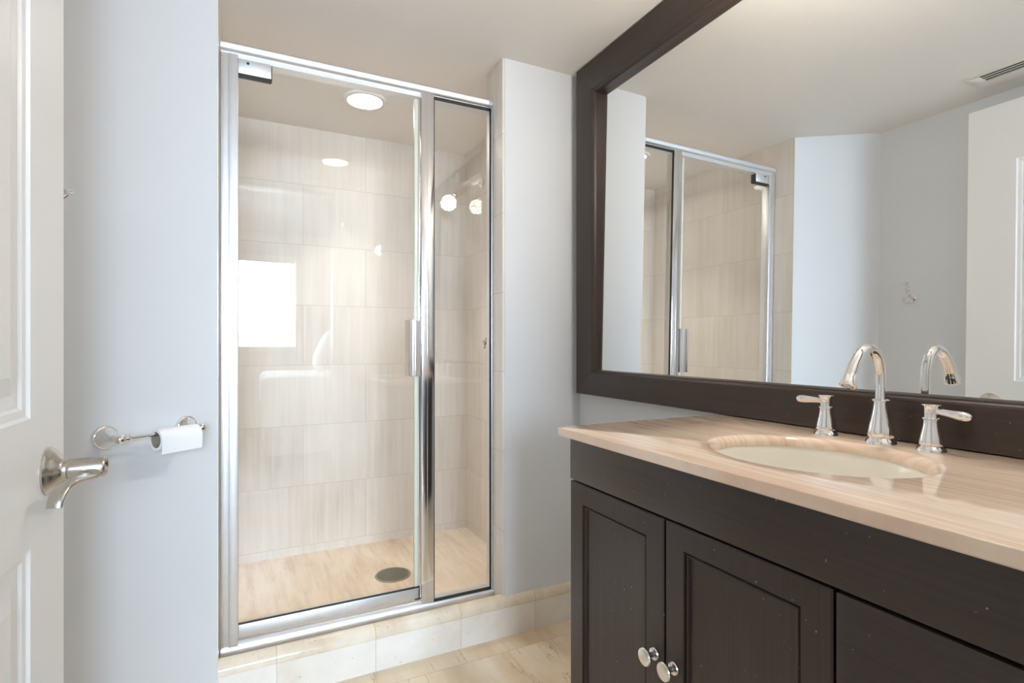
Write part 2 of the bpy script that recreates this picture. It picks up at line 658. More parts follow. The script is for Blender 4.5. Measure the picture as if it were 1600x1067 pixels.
# doorway wall at the camera
bm = BM()
add_box(bm, (0.53, YD - 0.12, 0.0), (1.45, YD, CEIL))
add_box(bm, (-0.6, YD - 0.12, 0.0), (-0.33, YD, CEIL))
add_box(bm, (-0.33, YD - 0.12, 2.09), (0.53, YD, CEIL))
struct('wall_front', bm, paint, 'wall with the doorway the photo is taken through', 'wall')
bm = BM()
for x0, x1 in ((-0.345, -0.315), (0.515, 0.545)):
    add_box(bm, (x0, YD - 0.135, 0.0), (x1, YD + 0.012, 2.11), 0.004)
add_box(bm, (-0.345, YD - 0.135, 2.075), (0.545, YD + 0.012, 2.11), 0.004)
struct('trim_2', bm, white_trim, 'white casing around the bathroom doorway', 'trim', True)

# stone curb / base running under the shower glass and along the wall stub
bm = BM()
add_prism(bm, [(1.788, 0.0), (1.788, 0.106), (1.96, 0.106), (1.96, 0.0)], 'X', XSL, XM)
struct('trim_3', bm, curb_m, 'pale travertine tile front of the curb below the shower glass', 'curb', True)
bm = BM()
prof = [(1.788, 0.106), (1.7865, 0.108)]
for k in range(0, 9):
    a = k / 8 * PI / 2
    prof.append((1.7865 + 0.0345 * (1 - math.cos(a)), 0.110 + 0.036 * math.sin(a)))
prof += [(1.882, 0.113), (1.96, 0.110), (1.96, 0.106)]
add_prism(bm, prof, 'X', XSL, XM)
struct('trim_4', bm, cap_m, 'tan rounded stone cap along the top of the curb', 'curb', True)

# ------------------------------------------------------------------ bedroom behind the camera (seen in reflections, gives the daylight)
struct('floor_bedroom', box_obj((-2.2, -3.3, -0.08), (2.8, 0.0, 0.0)), bed_floor_m, 'bedroom floor behind the camera', 'floor')
struct('ceiling_bedroom', box_obj((-2.2, -3.3, 2.42), (2.8, 0.0, 2.5)), bed_wall, 'white bedroom ceiling', 'ceiling')
bm = BM()
add_box(bm, (-2.2, -3.3, 0), (-0.90, -3.2, 2.42))
add_box(bm, (0.56, -3.3, 0), (2.8, -3.2, 2.42))
add_box(bm, (-0.90, -3.3, 0), (0.56, -3.2, 1.04))
add_box(bm, (-0.90, -3.3, 2.10), (0.56, -3.2, 2.42))
struct('wall_bedroom_back', bm, bed_wall, 'white bedroom wall around the bright window', 'wall')
struct('wall_bedroom_left', box_obj((-2.3, -3.3, 0), (-2.2, 0.0, 2.42)), bed_wall, 'left bedroom wall', 'wall')
struct('wall_bedroom_right', box_obj((2.8, -3.3, 0), (2.9, 0.0, 2.42)), bed_wall, 'right bedroom wall', 'wall')
bm = BM()
add_box(bm, (-2.2, -0.02, 0), (-0.6, 0.0, 2.42))
add_box(bm, (1.45, -0.02, 0), (2.8, 0.0, 2.42))
add_box(bm, (-0.6, -0.02, CEIL), (1.45, 0.0, 2.42))
struct('wall_bedroom_front', bm, bed_wall, 'bedroom side of the doorway wall', 'wall')
win = struct('window_1', box_obj((-0.90, -3.27, 1.04), (0.56, -3.25, 2.10)), emit('window_daylight_pane', (0.92, 0.96, 1.0), 2.4),
             'bright daylit bedroom window reflected in the shower glass', 'window')
bm = BM()
for a, b in (((-0.93, -3.215, 1.0), (-0.88, -3.17, 2.14)), ((0.54, -3.215, 1.0), (0.59, -3.17, 2.14)),
             ((-0.93, -3.215, 2.08), (0.59, -3.17, 2.14)), ((-0.93, -3.215, 1.0), (0.59, -3.15, 1.05))):
    add_box(bm, a, b, 0.004)
part('window_frame', bm, white_trim, win)
blind = simple('blind_vinyl', (0.9, 0.9, 0.9), 0.5)
bt = thing('window_blind', 'white horizontal blind pulled half open in the bright bedroom window', 'blind', (-0.17, -3.21, 2.07))
part('headrail', box_obj((-0.86, -3.24, 2.04), (0.52, -3.19, 2.08), 0.004), blind, bt)
bm = BM()
for k in range(30):
    z = 2.02 - k * 0.033
    add_box(bm, (-0.86, -3.235, z - 0.001), (0.52, -3.205, z + 0.001))
part('slats', bm, blind, bt)
# bed
bed = thing('bed', 'white bed reflected in the shower glass', 'bed', (1.1, -1.85, 0))
part('base', box_obj((0.14, -2.55, 0.12), (2.1, -1.2, 0.46), 0.03), linen, bed)
part('mattress', box_obj((0.12, -2.57, 0.46), (2.1, -1.18, 0.80), 0.07, 4), linen, bed)
for x in (0.25, 2.0):
    for y in (-2.45, -1.3):
        bm = BM()
        add_lathe(bm, [(0.03, 0.0), (0.035, 0.13)], (x, y, 0))
        part('foot', bm, espresso, bed)
bm = BM()
bmesh.ops.create_uvsphere(bm, u_segments=32, v_segments=16, radius=1.0)
for v in bm.verts:
    x, y, z = v.co
    s = lambda t: math.copysign(abs(t) ** 0.6, t)
    v.co = (0.09 * z * (1 - 0.35 * max(abs(x), abs(y)) ** 3), 0.33 * s(y), 0.23 * s(x))
bmesh.ops.rotate(bm, cent=(0, 0, 0), matrix=Matrix.Rotation(math.radians(24), 3, 'Y'), verts=bm.verts)
bmesh.ops.translate(bm, vec=(0.72, -1.75, 1.03), verts=bm.verts)
tag(obj('pillow', bm, linen), 'white pillow leaning upright on the bed reflected in the shower glass', 'pillow')

# ------------------------------------------------------------------ downlights


def downlight(x, y, label, power, col, estr):
    t = thing('ceiling_light', label, 'light', (x, y, CEIL))
    bm = BM()
    add_lathe(bm, [(0.070, -0.002), (0.074, -0.010), (0.088, -0.008), (0.094, -0.0005), (0.094, 0.0)], (x, y, CEIL), cap0=False, cap1=False, seg=48)
    part('trim_ring', bm, white_trim, t)
    bm = BM()
    add_lathe(bm, [(0.0, -0.017), (0.03, -0.0155), (0.055, -0.0115), (0.0700, -0.005), (0.0705, 0.0)], (x, y, CEIL), seg=48, cap1=False)
    part('lens', bm, emit('lamp_lens', col, estr), t)
    area_light('downlight_glow', (x, y, CEIL - 0.020), (0, 0, -1), 0.13, 0.13, power, col, 'DISK', math.radians(86))
    return t


downlight(0.465, 2.385, 'round glowing recessed light in the ceiling above the shower', 2.2, (1.0, 0.92, 0.83), 26)

# ------------------------------------------------------------------ ceiling vent (seen in the mirror)
vt = thing('ceiling_vent', 'painted slotted air vent in the ceiling above the open door', 'vent', (-0.2, 0.9, CEIL))
bm = BM()
vx0, vx1, vy0, vy1 = -0.285, -0.125, 0.56, 1.10
sx0, sx1, sy0, sy1 = -0.215, -0.150, 0.60, 1.062
add_box(bm, (vx0, vy0, CEIL - 0.004), (sx0, vy1, CEIL), 0.001)
add_box(bm, (sx1, vy0, CEIL - 0.004), (vx1, vy1, CEIL), 0.001)
add_box(bm, (sx0, vy0, CEIL - 0.004), (sx1, sy0, CEIL), 0.001)
add_box(bm, (sx0, sy1, CEIL - 0.004), (sx1, vy1, CEIL), 0.001)
part('frame', bm, ceil_paint, vt)
part('shade_sheet', box_obj((sx0 - 0.004, sy0 - 0.004, CEIL - 0.0008), (sx1 + 0.004, sy1 + 0.004, CEIL - 0.0001)), shade_m, vt, label='flat dark sheet painted as the shade behind the slats')  # thin dark sheet on the ceiling, shade of the slots put into colour
for k in range(3):
    bm = BM()
    x = sx1 - 0.017 - k * 0.0205
    add_box(bm, (x - 0.0032, sy0 - 0.002, CEIL - 0.0038), (x + 0.0032, sy1 + 0.002, CEIL - 0.0012), 0.0006)
    part('slat', bm, vent_m, vt, smooth=False)

# ------------------------------------------------------------------ shower enclosure
YF = 1.90
se = thing('shower_enclosure', 'silver framed glass shower enclosure standing on the stone curb', 'shower enclosure', (0.39, YF, 0.12))
XL, XR = -0.072, 0.8565
# header
bm = BM()
add_prism(bm, [(1.893, 2.008), (1.890, 2.014), (1.890, 2.026), (1.895, 2.031), (1.945, 2.031), (1.945, 1.987), (1.90, 1.987), (1.90, 2.004)], 'X', XL, XR)
part('header_rail', bm, alu, se, label='silver top rail')
# sill
bm = BM()
add_prism(bm, [(1.884, 0.114), (1.884, 0.128), (1.888, 0.136), (1.945, 0.138), (1.945, 0.112)], 'X', XL, XR)
add_prism(bm, [(1.893, 0.134), (1.893, 0.146), (1.896, 0.149), (1.935, 0.149), (1.935, 0.134)], 'X', XL + 0.045, 0.572)
part('sill_track', bm, alu, se, label='silver bottom track')
bm = BM()
add_box(bm, (XL, 1.893, 0.13), (-0.048, 1.945, 1.995), 0.002)
part('wall_channel', bm, alu, se)
bm = BM()
add_box(bm, (-0.049, 1.888, 0.13), (-0.0235, 1.935, 1.995), 0.002)
part('jamb', bm, alu, se, label='hinge side jamb')
bm = BM()
add_box(bm, (0.849, 1.890, 0.13), (XR, 1.938, 1.995), 0.002)
part('jamb', bm, alu, se, label='narrow jamb at the wall stub')
bm = BM()
add_box(bm, (0.5705, 1.889, 0.13), (0.6180, 1.94, 2.006), 0.0025)
add_box(bm, (0.592, 1.8875, 0.14), (0.5945, 1.890, 2.0), 0.0006)
part('post', bm, alu_polished, se, label='polished post between door and fixed pane')
# fixed pane
fp = part('fixed_pane', box_obj((0.619, 1.905, 0.139), (0.850, 1.911, 1.996)), glass_m, se, smooth=False, label='narrow fixed glass pane')
bm = BM()
g = 0.0045
for a, b in (((0.618, 1.893, 0.136), (0.618 + g - 0.001, 1.90, 1.998)), ((0.849 - g, 1.893, 0.136), (0.849, 1.90, 1.998)),
             ((0.618, 1.893, 0.136), (0.849, 1.90, 0.136 + g + 0.004)), ((0.618, 1.893, 1.992 - g), (0.849, 1.90, 1.998))):
    add_box(bm, a, b)
part('gasket', bm, gasket_m, fp, smooth=False, label='black rubber gasket around the fixed pane')
# door
dr = part('door', box_obj((-0.0225, 1.903, 0.165), (0.5635, 1.911, 1.977), 0.0008, 1), glass_m, se, smooth=False, label='clear glass shower door')
bm = BM()
add_box(bm, (-0.0225, 1.896, 0.1575), (0.5655, 1.918, 0.1985), 0.002)
dr2 = part('bottom_rail', bm, alu, dr, label='silver rail under the glass door')
bm = BM()
add_box(bm, (-0.0225, 1.8945, 0.1985), (0.5655, 1.902, 0.2025))
add_box(bm, (0.562, 1.8945, 0.160), (0.5655, 1.8965, 0.2025))
add_box(bm, (0.548, 1.894, 0.156), (0.569, 1.900, 0.1595))
part('door_sweep', bm, gasket_m, dr, smooth=False)
bm = BM()
add_box(bm, (0.5475, 1.900, 0.1985), (0.5600, 1.914, 1.977), 0.001)
part('edge_seal', bm, seal_m, dr, label='yellowed vinyl strip on the door edge')
bm = BM()
add_box(bm, (0.5605, 1.896, 0.2025), (0.5690, 1.917, 1.985), 0.002)
part('strike_strip', bm, alu_polished, dr)
# pull handle: an extruded ribbed pull on both sides of the glass
bm = BM()
for sgn, y0 in ((-1, 1.9025), (1, 1.9115)):
    def Y(t):
        return y0 + sgn * t
    poly = [(0.5695, Y(0)), (0.5695, Y(0.014)), (0.566, Y(0.017)), (0.549, Y(0.017)), (0.546, Y(0.012)), (0.541, Y(0.010)), (0.537, Y(0.012)), (0.534, Y(0.024)),
            (0.530, Y(0.027)), (0.524, Y(0.027)), (0.521, Y(0.023)), (0.524, Y(0.012)), (0.530, Y(0.004)), (0.540, Y(0))]
    if sgn < 0:
        poly = poly
    add_prism(bm, poly, 'Z', 0.969, 1.172)
part('handle', bm, alu_polished, dr, label='silver ribbed pull handle', angle=25)
# pivot hinges
for z0, z1 in ((1.940, 1.986), (0.152, 0.197)):
    if z0 < 1:
        continue
    bm = BM()
    add_box(bm, (-0.0225, 1.893, z0), (0.0725, 1.921, z1), 0.0015)
    hg = part('hinge_plate', bm, alu, dr)
    bm = BM()
    add_box(bm, (-0.0225, 1.892, z0 - 0.0045), (0.0725, 1.922, z0), 0.0005)
    add_box(bm, (0.0725, 1.892, z0 - 0.002), (0.0745, 1.922, z1 - 0.006), 0.0005)
    part('hinge_gasket', bm, gasket_m, hg, smooth=False)
    bm = BM()
    add_lathe(bm, [(0.0045, 0), (0.0035, 0.002)], (0.0045, 1.893, z1 - 0.011), (0, -1, 0), seg=16)
    part('screw', bm, gasket_m, hg, label='dark set screw')

# ------------------------------------------------------------------ shower fittings
sh = thing('overhead_shower', 'chrome shower head on a bent arm on the right shower wall', 'shower head', (XSR, 2.60, 1.95))
AY, AZ = 2.60, 1.93
bm = BM()
add_lathe(bm, [(0.030, 0), (0.029, 0.006), (0.016, 0.014), (0.012, 0.016)], (XSR, AY, AZ), (-1, 0, 0))
part('flange', bm, chrome, sh)
bm = BM()
pth = smooth_path([(XSR - 0.005, AY, AZ, 0.0095), (XSR - 0.05, AY, AZ + 0.004, 0.0095), (XSR - 0.095, AY, AZ - 0.008, 0.0095), (XSR - 0.13, AY, AZ - 0.04, 0.0095),
                   (XSR - 0.15, AY, AZ - 0.075, 0.0095)], 8)
add_tube(bm, pth, 18)
part('arm', bm, chrome, sh)
d = Vector((-0.33, 0, -1)).normalized()
o_ = Vector((XSR - 0.15, AY, AZ - 0.075))
bm = BM()
add_sphere(bm, o_ + d * 0.006, 0.015)
add_lathe(bm, [(0.012, 0.01), (0.013, 0.02), (0.020, 0.032), (0.034, 0.048), (0.038, 0.054), (0.038, 0.062), (0.035, 0.064)], o_, d)
hd = part('head', bm, chrome, sh)
bm = BM()
add_lathe(bm, [(0.036, 0.0615), (0.035, 0.072), (0.026, 0.083), (0.012, 0.088), (0, 0.089)], o_, d, seg=12, cap0=False)
part('spray_face', bm, simple('crystal_spray', (0.93, 0.93, 0.92), 0.03, 1.0), hd, smooth=False, label='faceted sparkling spray face')

sv = thing('shower_valve', 'small cross handle valve on the right shower wall', 'valve', (XSR, 2.49, 1.09))
bm = BM()
add_lathe(bm, [(0.030, 0), (0.029, 0.004), (0.014, 0.010)], (XSR, 2.49, 1.09), (-1, 0, 0))
part('escutcheon', bm, chrome, sv)
bm = BM()
add_lathe(bm, [(0.008, 0.008), (0.008, 0.03), (0.010, 0.034), (0, 0.038)], (XSR, 2.49, 1.09), (-1, 0, 0))
for a in range(4):
    th = a * PI / 2 + 0.4
    e = Vector((0, math.cos(th), math.sin(th)))
    c0 = Vector((XSR - 0.028, 2.49, 1.09))
    add_tube(bm, [(*(c0), 0.004), (*(c0 + e * 0.02), 0.003), (*(c0 + e * 0.026), 0.005), (*(c0 + e * 0.03), 0.002)], 10)
part('cross_handle', bm, drain_m, sv)

dn = thing('floor_drain', 'round bronze drain grate in the shower floor', 'drain', (0.588, 2.385, 0.05))
DX, DY, DZ = 0.588, 2.385, 0.05
bm = BM()
add_lathe(bm, [(0.078, 0.0), (0.077, 0.004), (0.070, 0.005), (0.068, 0.002)], (DX, DY, DZ), cap1=False, seg=48)
part('rim', bm, drain_m, dn)
bm = BM()
add_lathe(bm, [(0.069, 0.0004), (0.0, 0.0012)], (DX, DY, DZ), seg=40, cap0=False)
part('shade_disc', bm, shade_m, dn, label='dark base plate painted as the shade under the grate')  # dark disc lying on the floor, its colour replaces shade below the bars
bm = BM()
ca, sa = math.cos(0.6), math.sin(0.6)
for k in range(-8, 9):
    off = k * 0.0080
    hl = math.sqrt(max(0.068 ** 2 - off ** 2, 1e-6))
    Mx = Matrix.Translation((DX, DY, DZ)) @ Matrix.Rotation(0.9, 4, 'Z')
    add_box(bm, (-hl, off - 0.0022, 0.002), (hl, off + 0.0022, 0.0058), 0, 1, Mx)
part('grate', bm, drain_m, dn, smooth=False)

# ------------------------------------------------------------------ mirror
mr = thing('wall_mirror', 'large wall mirror in a wide espresso wood frame above the vanity', 'mirror', (XM, 1.0, CZ))
XF = 1.159
Y1, Y0 = 1.770, 0.145
Z0, Z1 = CZ + 0.0005, CEIL - 0.002
IZ0, IZ1 = 0.988, 2.028
IY1, IY0 = 1.655, 0.25


def frame_member(name, quad_outer, quad_inner, mat):
    """a mitred frame side: outer edge points and inner edge points in (y,z); profile steps down to the glass"""
    (oa, ob), (ia, ib) = quad_outer, quad_inner
    prof = [(0.0, XM), (0.0, XF + 0.004), (0.03, XF), (0.86, XF), (0.90, XF + 0.002), (0.93, XF + 0.007), (0.965, XF + 0.008), (1.0, XF + 0.016), (1.0, XM)]
    bm = BM()
    r0 = []
    r1 = []
    for t, x in prof:
        r0.append(bm.verts.new((x, oa[0] + (ia[0] - oa[0]) * t, oa[1] + (ia[1] - oa[1]) * t)))
        r1.append(bm.verts.new((x, ob[0] + (ib[0] - ob[0]) * t, ob[1] + (ib[1] - ob[1]) * t)))
    n = len(prof)
    for i in range(n):
        j = (i + 1) % n
        bm.faces.new((r0[i], r0[j], r1[j], r1[i]))
    bm.faces.new(r0)
    bm.faces.new(list(reversed(r1)))
    return part(name, bm, mat, mr, angle=25)


A, B, C_, D_ = (Y1, Z0), (Y1, Z1), (Y0, Z1), (Y0, Z0)
a, b, c, d_ = (IY1, IZ0), (IY1, IZ1), (IY0, IZ1), (IY0, IZ0)
frame_member('frame_stile', (A, B), (a, b), espresso)
frame_member('frame_rail', (B, C_), (b, c), espresso_h)
frame_member('frame_stile', (C_, D_), (c, d_), espresso)
frame_member('frame_rail', (D_, A), (d_, a), espresso_h)
# glass: leans very slightly (its bottom stands a little further from the wall)
TILT, TURN = 0.012, -0.003
nv = Vector((-math.cos(TILT) * math.cos(TURN), -math.cos(TILT) * math.sin(TURN), math.sin(TILT)))
p0 = Vector((1.1885, 1.0, 1.45))
bm = BM()


def gx(y, z):
    return p0.x - (nv.y * (y - p0.y) + nv.z * (z - p0.z)) / nv.x


cs = [(IY0 - 0.005, IZ0 - 0.005), (IY1 + 0.004, IZ0 - 0.005), (IY1 + 0.004, IZ1 + 0.004), (IY0 - 0.005, IZ1 + 0.004)]
f0 = [bm.verts.new((gx(y, z), y, z)) for y, z in cs]
f1 = [bm.verts.new((gx(y, z) + 0.003, y, z)) for y, z in cs]
bm.faces.new(f0)
bm.faces.new(list(reversed(f1)))
for i in range(4):
    j = (i + 1) % 4
    bm.faces.new((f0[i], f1[i], f1[j], f0[j]))
part('mirror_glass', bm, mirror_m, mr, smooth=False, label='silvered glass')

# ------------------------------------------------------------------ crystal lights over the mirror (above the frame of the photo; they light the room and glint in the shower glass)
crystal = emit('crystal_glow', (1.0, 0.94, 0.86), 140)
_n, _l = crystal.node_tree.nodes, crystal.node_tree.links
_tc, _vo = _n.new('ShaderNodeTexCoord'), _n.new('ShaderNodeTexVoronoi')
_vo.inputs['Scale'].default_value = 75
_l.new(_tc.outputs['Object'], _vo.inputs['Vector'])
_mr = _n.new('ShaderNodeMapRange')
_mr.inputs['From Min'].default_value = 0.25
_mr.inputs['From Max'].default_value = 0.6
_mr.inputs['To Min'].default_value = 430.0
_mr.inputs['To Max'].default_value = 3.0
_l.new(_vo.outputs['Distance'], _mr.inputs['Value'])
_l.new(_mr.outputs['Result'], [q for q in _n if q.type == 'EMISSION'][0].inputs['Strength'])
for LYS in (0.73,):
    sc_ = thing('wall_light', 'crystal globe light on a chrome arm over the mirror, glinting in the shower glass', 'light', (XF, LYS, 2.09))
    bm = BM()
    add_lathe(bm, [(0.042, 0.0), (0.042, 0.004), (0.034, 0.010), (0.012, 0.014)], (XF, LYS, 2.09), (-1, 0, 0))
    part('backplate', bm, chrome, sc_)
    bm = BM()
    add_tube(bm, smooth_path([(XF - 0.010, LYS, 2.09, 0.006), (XF - 0.035, LYS, 2.092, 0.006), (XF - 0.055, LYS, 2.075, 0.006), (XF - 0.058, LYS, 2.04, 0.006), (XF - 0.058, LYS, 2.00, 0.006)], 8), 16)
    part('arm', bm, chrome, sc_)
    bm = BM()
    add_lathe(bm, [(0.008, 0.0), (0.020, 0.006), (0.024, 0.012), (0.024, 0.020)], (XF - 0.058, LYS, 2.002), (0, 0, -1))
    part('collar', bm, chrome, sc_)
    bm = BM()
    add_lathe(bm, [(0.022, 0.019), (0.036, 0.030), (0.045, 0.048), (0.047, 0.064), (0.040, 0.084), (0.026, 0.098), (0.0, 0.104)], (XF - 0.058, LYS, 2.002), (0, 0, -1), seg=11)
    part('crystal_shade', bm, crystal, sc_, smooth=False, label='glowing faceted glass shade')

# ------------------------------------------------------------------ vanity cabinet
vc = thing('vanity_cabinet', 'espresso brown wood vanity cabinet with two panelled doors', 'cabinet', (0.93, 0.6, 0.0))
VX = 0.668
VY1, VY0 = 1.0445, 0.135
bm = BM()
add_box(bm, (VX + 0.020, VY0, 0.10), (XM - 0.002, VY1 - 0.002, CZ - 0.0205 - 0.16))
add_box(bm, (VX + 0.020, VY1 - 0.02, 0.10), (XM - 0.002, VY1 - 0.0005, CZ - 0.0205), 0.001)
add_box(bm, (VX + 0.020, VY0, 0.10), (XM - 0.002, VY0 + 0.02, CZ - 0.0205), 0.001)
add_box(bm, (VX + 0.06, VY0, 0.0), (XM - 0.002, VY1 - 0.03, 0.10))
part('carcass', bm, espresso, vc)
part('apron', box_obj((VX, VY0, 0.7765), (VX + 0.022, VY1, CZ - 0.0202), 0.0015), espresso_h, vc, label='plain rail above the doors')


def rect(y0, y1, z0, z1, x):
    return [(x, y0, z0), (x, y1, z0), (x, y1, z1), (x, y0, z1)]


def cab_door(y0, y1, z0, z1, iy0, iy1, iz1, knob_y):
    iz0 = z0 + (z1 - iz1)
    bm = BM()
    x = VX
    rings = [rect(y0, y1, z0, z1, x + 0.019), rect(y0, y1, z0, z1, x + 0.0025), rect(y0 + 0.0025, y1 - 0.0025, z0 + 0.0025, z1 - 0.0025, x)]

    def ins(i, dx):
        return rect(iy0 + i, iy1 - i, iz0 + i, iz1 - i, x + dx)
    rings += [ins(0, 0), ins(0.0008, 0.0060), ins(0.0022, 0.0062), ins(0.0052, 0.0026), ins(0.0066, 0.0022), ins(0.0078, 0.0030), ins(0.0084, 0.0075), ins(0.012, 0.0080)]
    add_rings(bm, rings)
    dd = part('door', bm, espresso, vc, angle=20)
    bm = BM()
    kz = 0.520
    add_lathe(bm, [(0.0105, 0.0), (0.0115, 0.002), (0.0105, 0.004), (0.005, 0.006), (0.0042, 0.012), (0.005, 0.017), (0.011, 0.0205), (0.0155, 0.0225),
                   (0.0160, 0.0245), (0.0150, 0.0262), (0.008, 0.0272), (0.0, 0.0275)], (x, knob_y, kz), (-1, 0, 0), seg=36)
    part('knob', bm, simple('knob_nickel', (0.80, 0.77, 0.73), 0.22, 1.0), dd, label='round satin nickel knob')
    return dd


cab_door(0.7372, VY1 - 0.0008, 0.115, 0.7718, 0.7824, 0.9946, 0.7285, 0.7590)
cab_door(0.4290, 0.7322, 0.115, 0.7718, 0.4723, 0.6878, 0.7315, 0.7095)
part('drawer_front', box_obj((VX, VY0 + 0.001, 0.115), (VX + 0.019, 0.4245, 0.7718), 0.0025), espresso_h, vc, label='plain flat panel right of the doors')

# ------------------------------------------------------------------ countertop with an oval cut-out
SXc, SYc, SA, SB = 0.905, 0.617, 0.165, 0.190
cx0, cx1, cy0, cy1 = 0.651, XM - 0.001, 0.14, 1.0695
angs = [2 * PI * i / 96 for i in range(96)]
for xx in (cx0, cx1):
    for yy in (cy0, cy1):
        angs.append(math.atan2(yy - SYc, xx - SXc) % (2 * PI))
angs = sorted(set(angs))


def rect_pt(a, inset=0.0):
    dx, dy = math.cos(a), math.sin(a)
    ts = []
    if dx > 1e-9:
        ts.append((cx1 - SXc) / dx)
    if dx < -1e-9:
        ts.append((cx0 - SXc) / dx)
    if dy > 1e-9:
        ts.append((cy1 - SYc) / dy)
    if dy < -1e-9:
        ts.append((cy0 - SYc) / dy)
    t = min(ts)
    px, py = SXc + dx * t, SYc + dy * t
    return (min(max(px, cx0 + inset), cx1 - inset), min(max(py, cy0 + inset), cy1 - inset))


def ell(a, s, z):
    k = 1.0 / math.sqrt((math.cos(a) / (SA - s)) ** 2 + (math.sin(a) / (SB - s)) ** 2)
    return (SXc + k * math.cos(a), SYc + k * math.sin(a), z)


def rp(a, inset, z):
    x, y = rect_pt(a, inset)
    return (x, y, z)


TH = 0.020
loops = [[ell(a, 0.0145, CZ - TH) for a in angs], [rp(a, 0.0015, CZ - TH) for a in angs], [rp(a, 0.0, CZ - TH + 0.002) for a in angs],
         [rp(a, 0.0, CZ - 0.003) for a in angs], [rp(a, 0.001, CZ - 0.0008) for a in angs], [rp(a, 0.003, CZ) for a in angs],
         [ell(a, -0.002, CZ) for a in angs], [ell(a, 0.002, CZ - 0.0006) for a in angs], [ell(a, 0.007, CZ - 0.003) for a in angs], [ell(a, 0.0115, CZ - 0.0075) for a in angs],
         [ell(a, 0.0140, CZ - 0.013) for a in angs], [ell(a, 0.0145, CZ - TH) for a in angs]]
bm = BM()
R = [[bm.verts.new(p) for p in l] for l in loops]
nA = len(angs)
for p, q in zip(R[:-1], R[1:]):
    for i in range(nA):
        j = (i + 1) % nA
        bm.faces.new((p[i], p[j], q[j], q[i]))
bmesh.ops.remove_doubles(bm, verts=bm.verts, dist=1e-5)
tag(obj('countertop', bm, counter_m, angle=30), 'polished pinkish beige travertine countertop on the brown vanity', 'countertop')

# sink
bm = BM()
prof = [(1.03, 0.0), (0.985, -0.0002), (0.965, -0.008), (0.94, -0.04), (0.86, -0.085), (0.70, -0.115), (0.45, -0.132), (0.2, -0.138), (0.13, -0.139)]
prof_o = [(0.13, -0.150), (0.45, -0.145), (0.75, -0.128), (0.90, -0.095), (0.985, -0.04), (1.03, -0.010)]
zt = CZ - TH - 0.0003
loops = [[(SXc + (SA - 0.010) * s * math.cos(t), SYc + (SB - 0.010) * s * math.sin(t), zt + h) for t in [2 * PI * i / 72 for i in range(72)]] for s, h in prof + prof_o]
R = [[bm.verts.new(p) for p in l] for l in loops]
for p, q in list(zip(R[:-1], R[1:])) + [(R[-1], R[0])]:
    for i in range(72):
        j = (i + 1) % 72
        bm.faces.new((p[i], p[j], q[j], q[i]))
sk = tag(obj('sink_basin', bm, porcelain, angle=60), 'ivory oval undermount sink basin set in the counter', 'sink')
bm = BM()
add_lathe(bm, [(0.024, -0.004), (0.026, 0.001), (0.022, 0.002), (0.018, -0.002), (0.0, -0.003)], (SXc, SYc, zt - 0.138), cap0=False)
part('drain', bm, chrome, sk, label='chrome drain ring')

# ------------------------------------------------------------------ faucet
FX, FYc = 1.103, 0.612
fc = thing('faucet', 'chrome widespread faucet with gooseneck spout behind the sink', 'faucet', (FX, FYc, CZ))
bell = [(0.0262, 0.0), (0.0264, 0.003), (0.0240, 0.0080), (0.0212, 0.0105), (0.0205, 0.0125), (0.0222, 0.0150), (0.0226, 0.0200), (0.0222, 0.0260), (0.0206, 0.0350), (0.0178, 0.0460),
        (0.0150, 0.0580), (0.0132, 0.0690), (0.0124, 0.0780), (0.0123, 0.0810), (0.0150, 0.0825), (0.0150, 0.0845), (0.0118, 0.0862), (0.0095, 0.0868)]
bm = BM()
add_lathe(bm, bell, (FX, FYc, CZ), seg=48)
part('spout_base', bm, chrome, fc)
bm = BM()
z0 = CZ + 0.085
pth = smooth_path([(FX, FYc, z0 - 0.004, 0.0100), (FX, FYc, z0 + 0.03, 0.0096), (FX - 0.001, FYc, z0 + 0.055, 0.0096), (FX - 0.012, FYc, z0 + 0.085, 0.0096),
                   (FX - 0.036, FYc, z0 + 0.0995, 0.0096), (FX - 0.062, FYc, z0 + 0.092, 0.0098), (FX - 0.082, FYc, z0 + 0.071, 0.0102), (FX - 0.094, FYc, z0 + 0.052, 0.0110)], 8)
add_tube(bm, pth, 28, up=(0, 1, 0))
part('spout', bm, chrome, fc, angle=60)
dd = Vector((-0.42, 0, -0.9)).normalized()
e0 = Vector((FX - 0.0935, FYc, z0 + 0.053))
bm = BM()
add_lathe(bm, [(0.0108, 0.0), (0.0116, 0.004), (0.0118, 0.007), (0.0124, 0.008), (0.0142, 0.020), (0.0150, 0.0225), (0.0150, 0.0245), (0.0138, 0.026), (0.010, 0.026), (0.0095, 0.021), (0, 0.021)], e0, dd, seg=40)
part('spout_nozzle', bm, chrome, fc, angle=30)
hb = [(0.0225, 0.0), (0.0227, 0.003), (0.0205, 0.0072), (0.0175, 0.0095), (0.0170, 0.0112), (0.0188, 0.0130), (0.0190, 0.0170), (0.0184, 0.0225), (0.0168, 0.0300), (0.0146, 0.0390),
      (0.0130, 0.0470), (0.0123, 0.0540), (0.0123, 0.0565), (0.0142, 0.0580), (0.0142, 0.0600), (0.0112, 0.0615), (0.0110, 0.064), (0.0112, 0.0760), (0.0118, 0.0800), (0.0145, 0.0835), (0.0140, 0.0845), (0.0, 0.0852)]
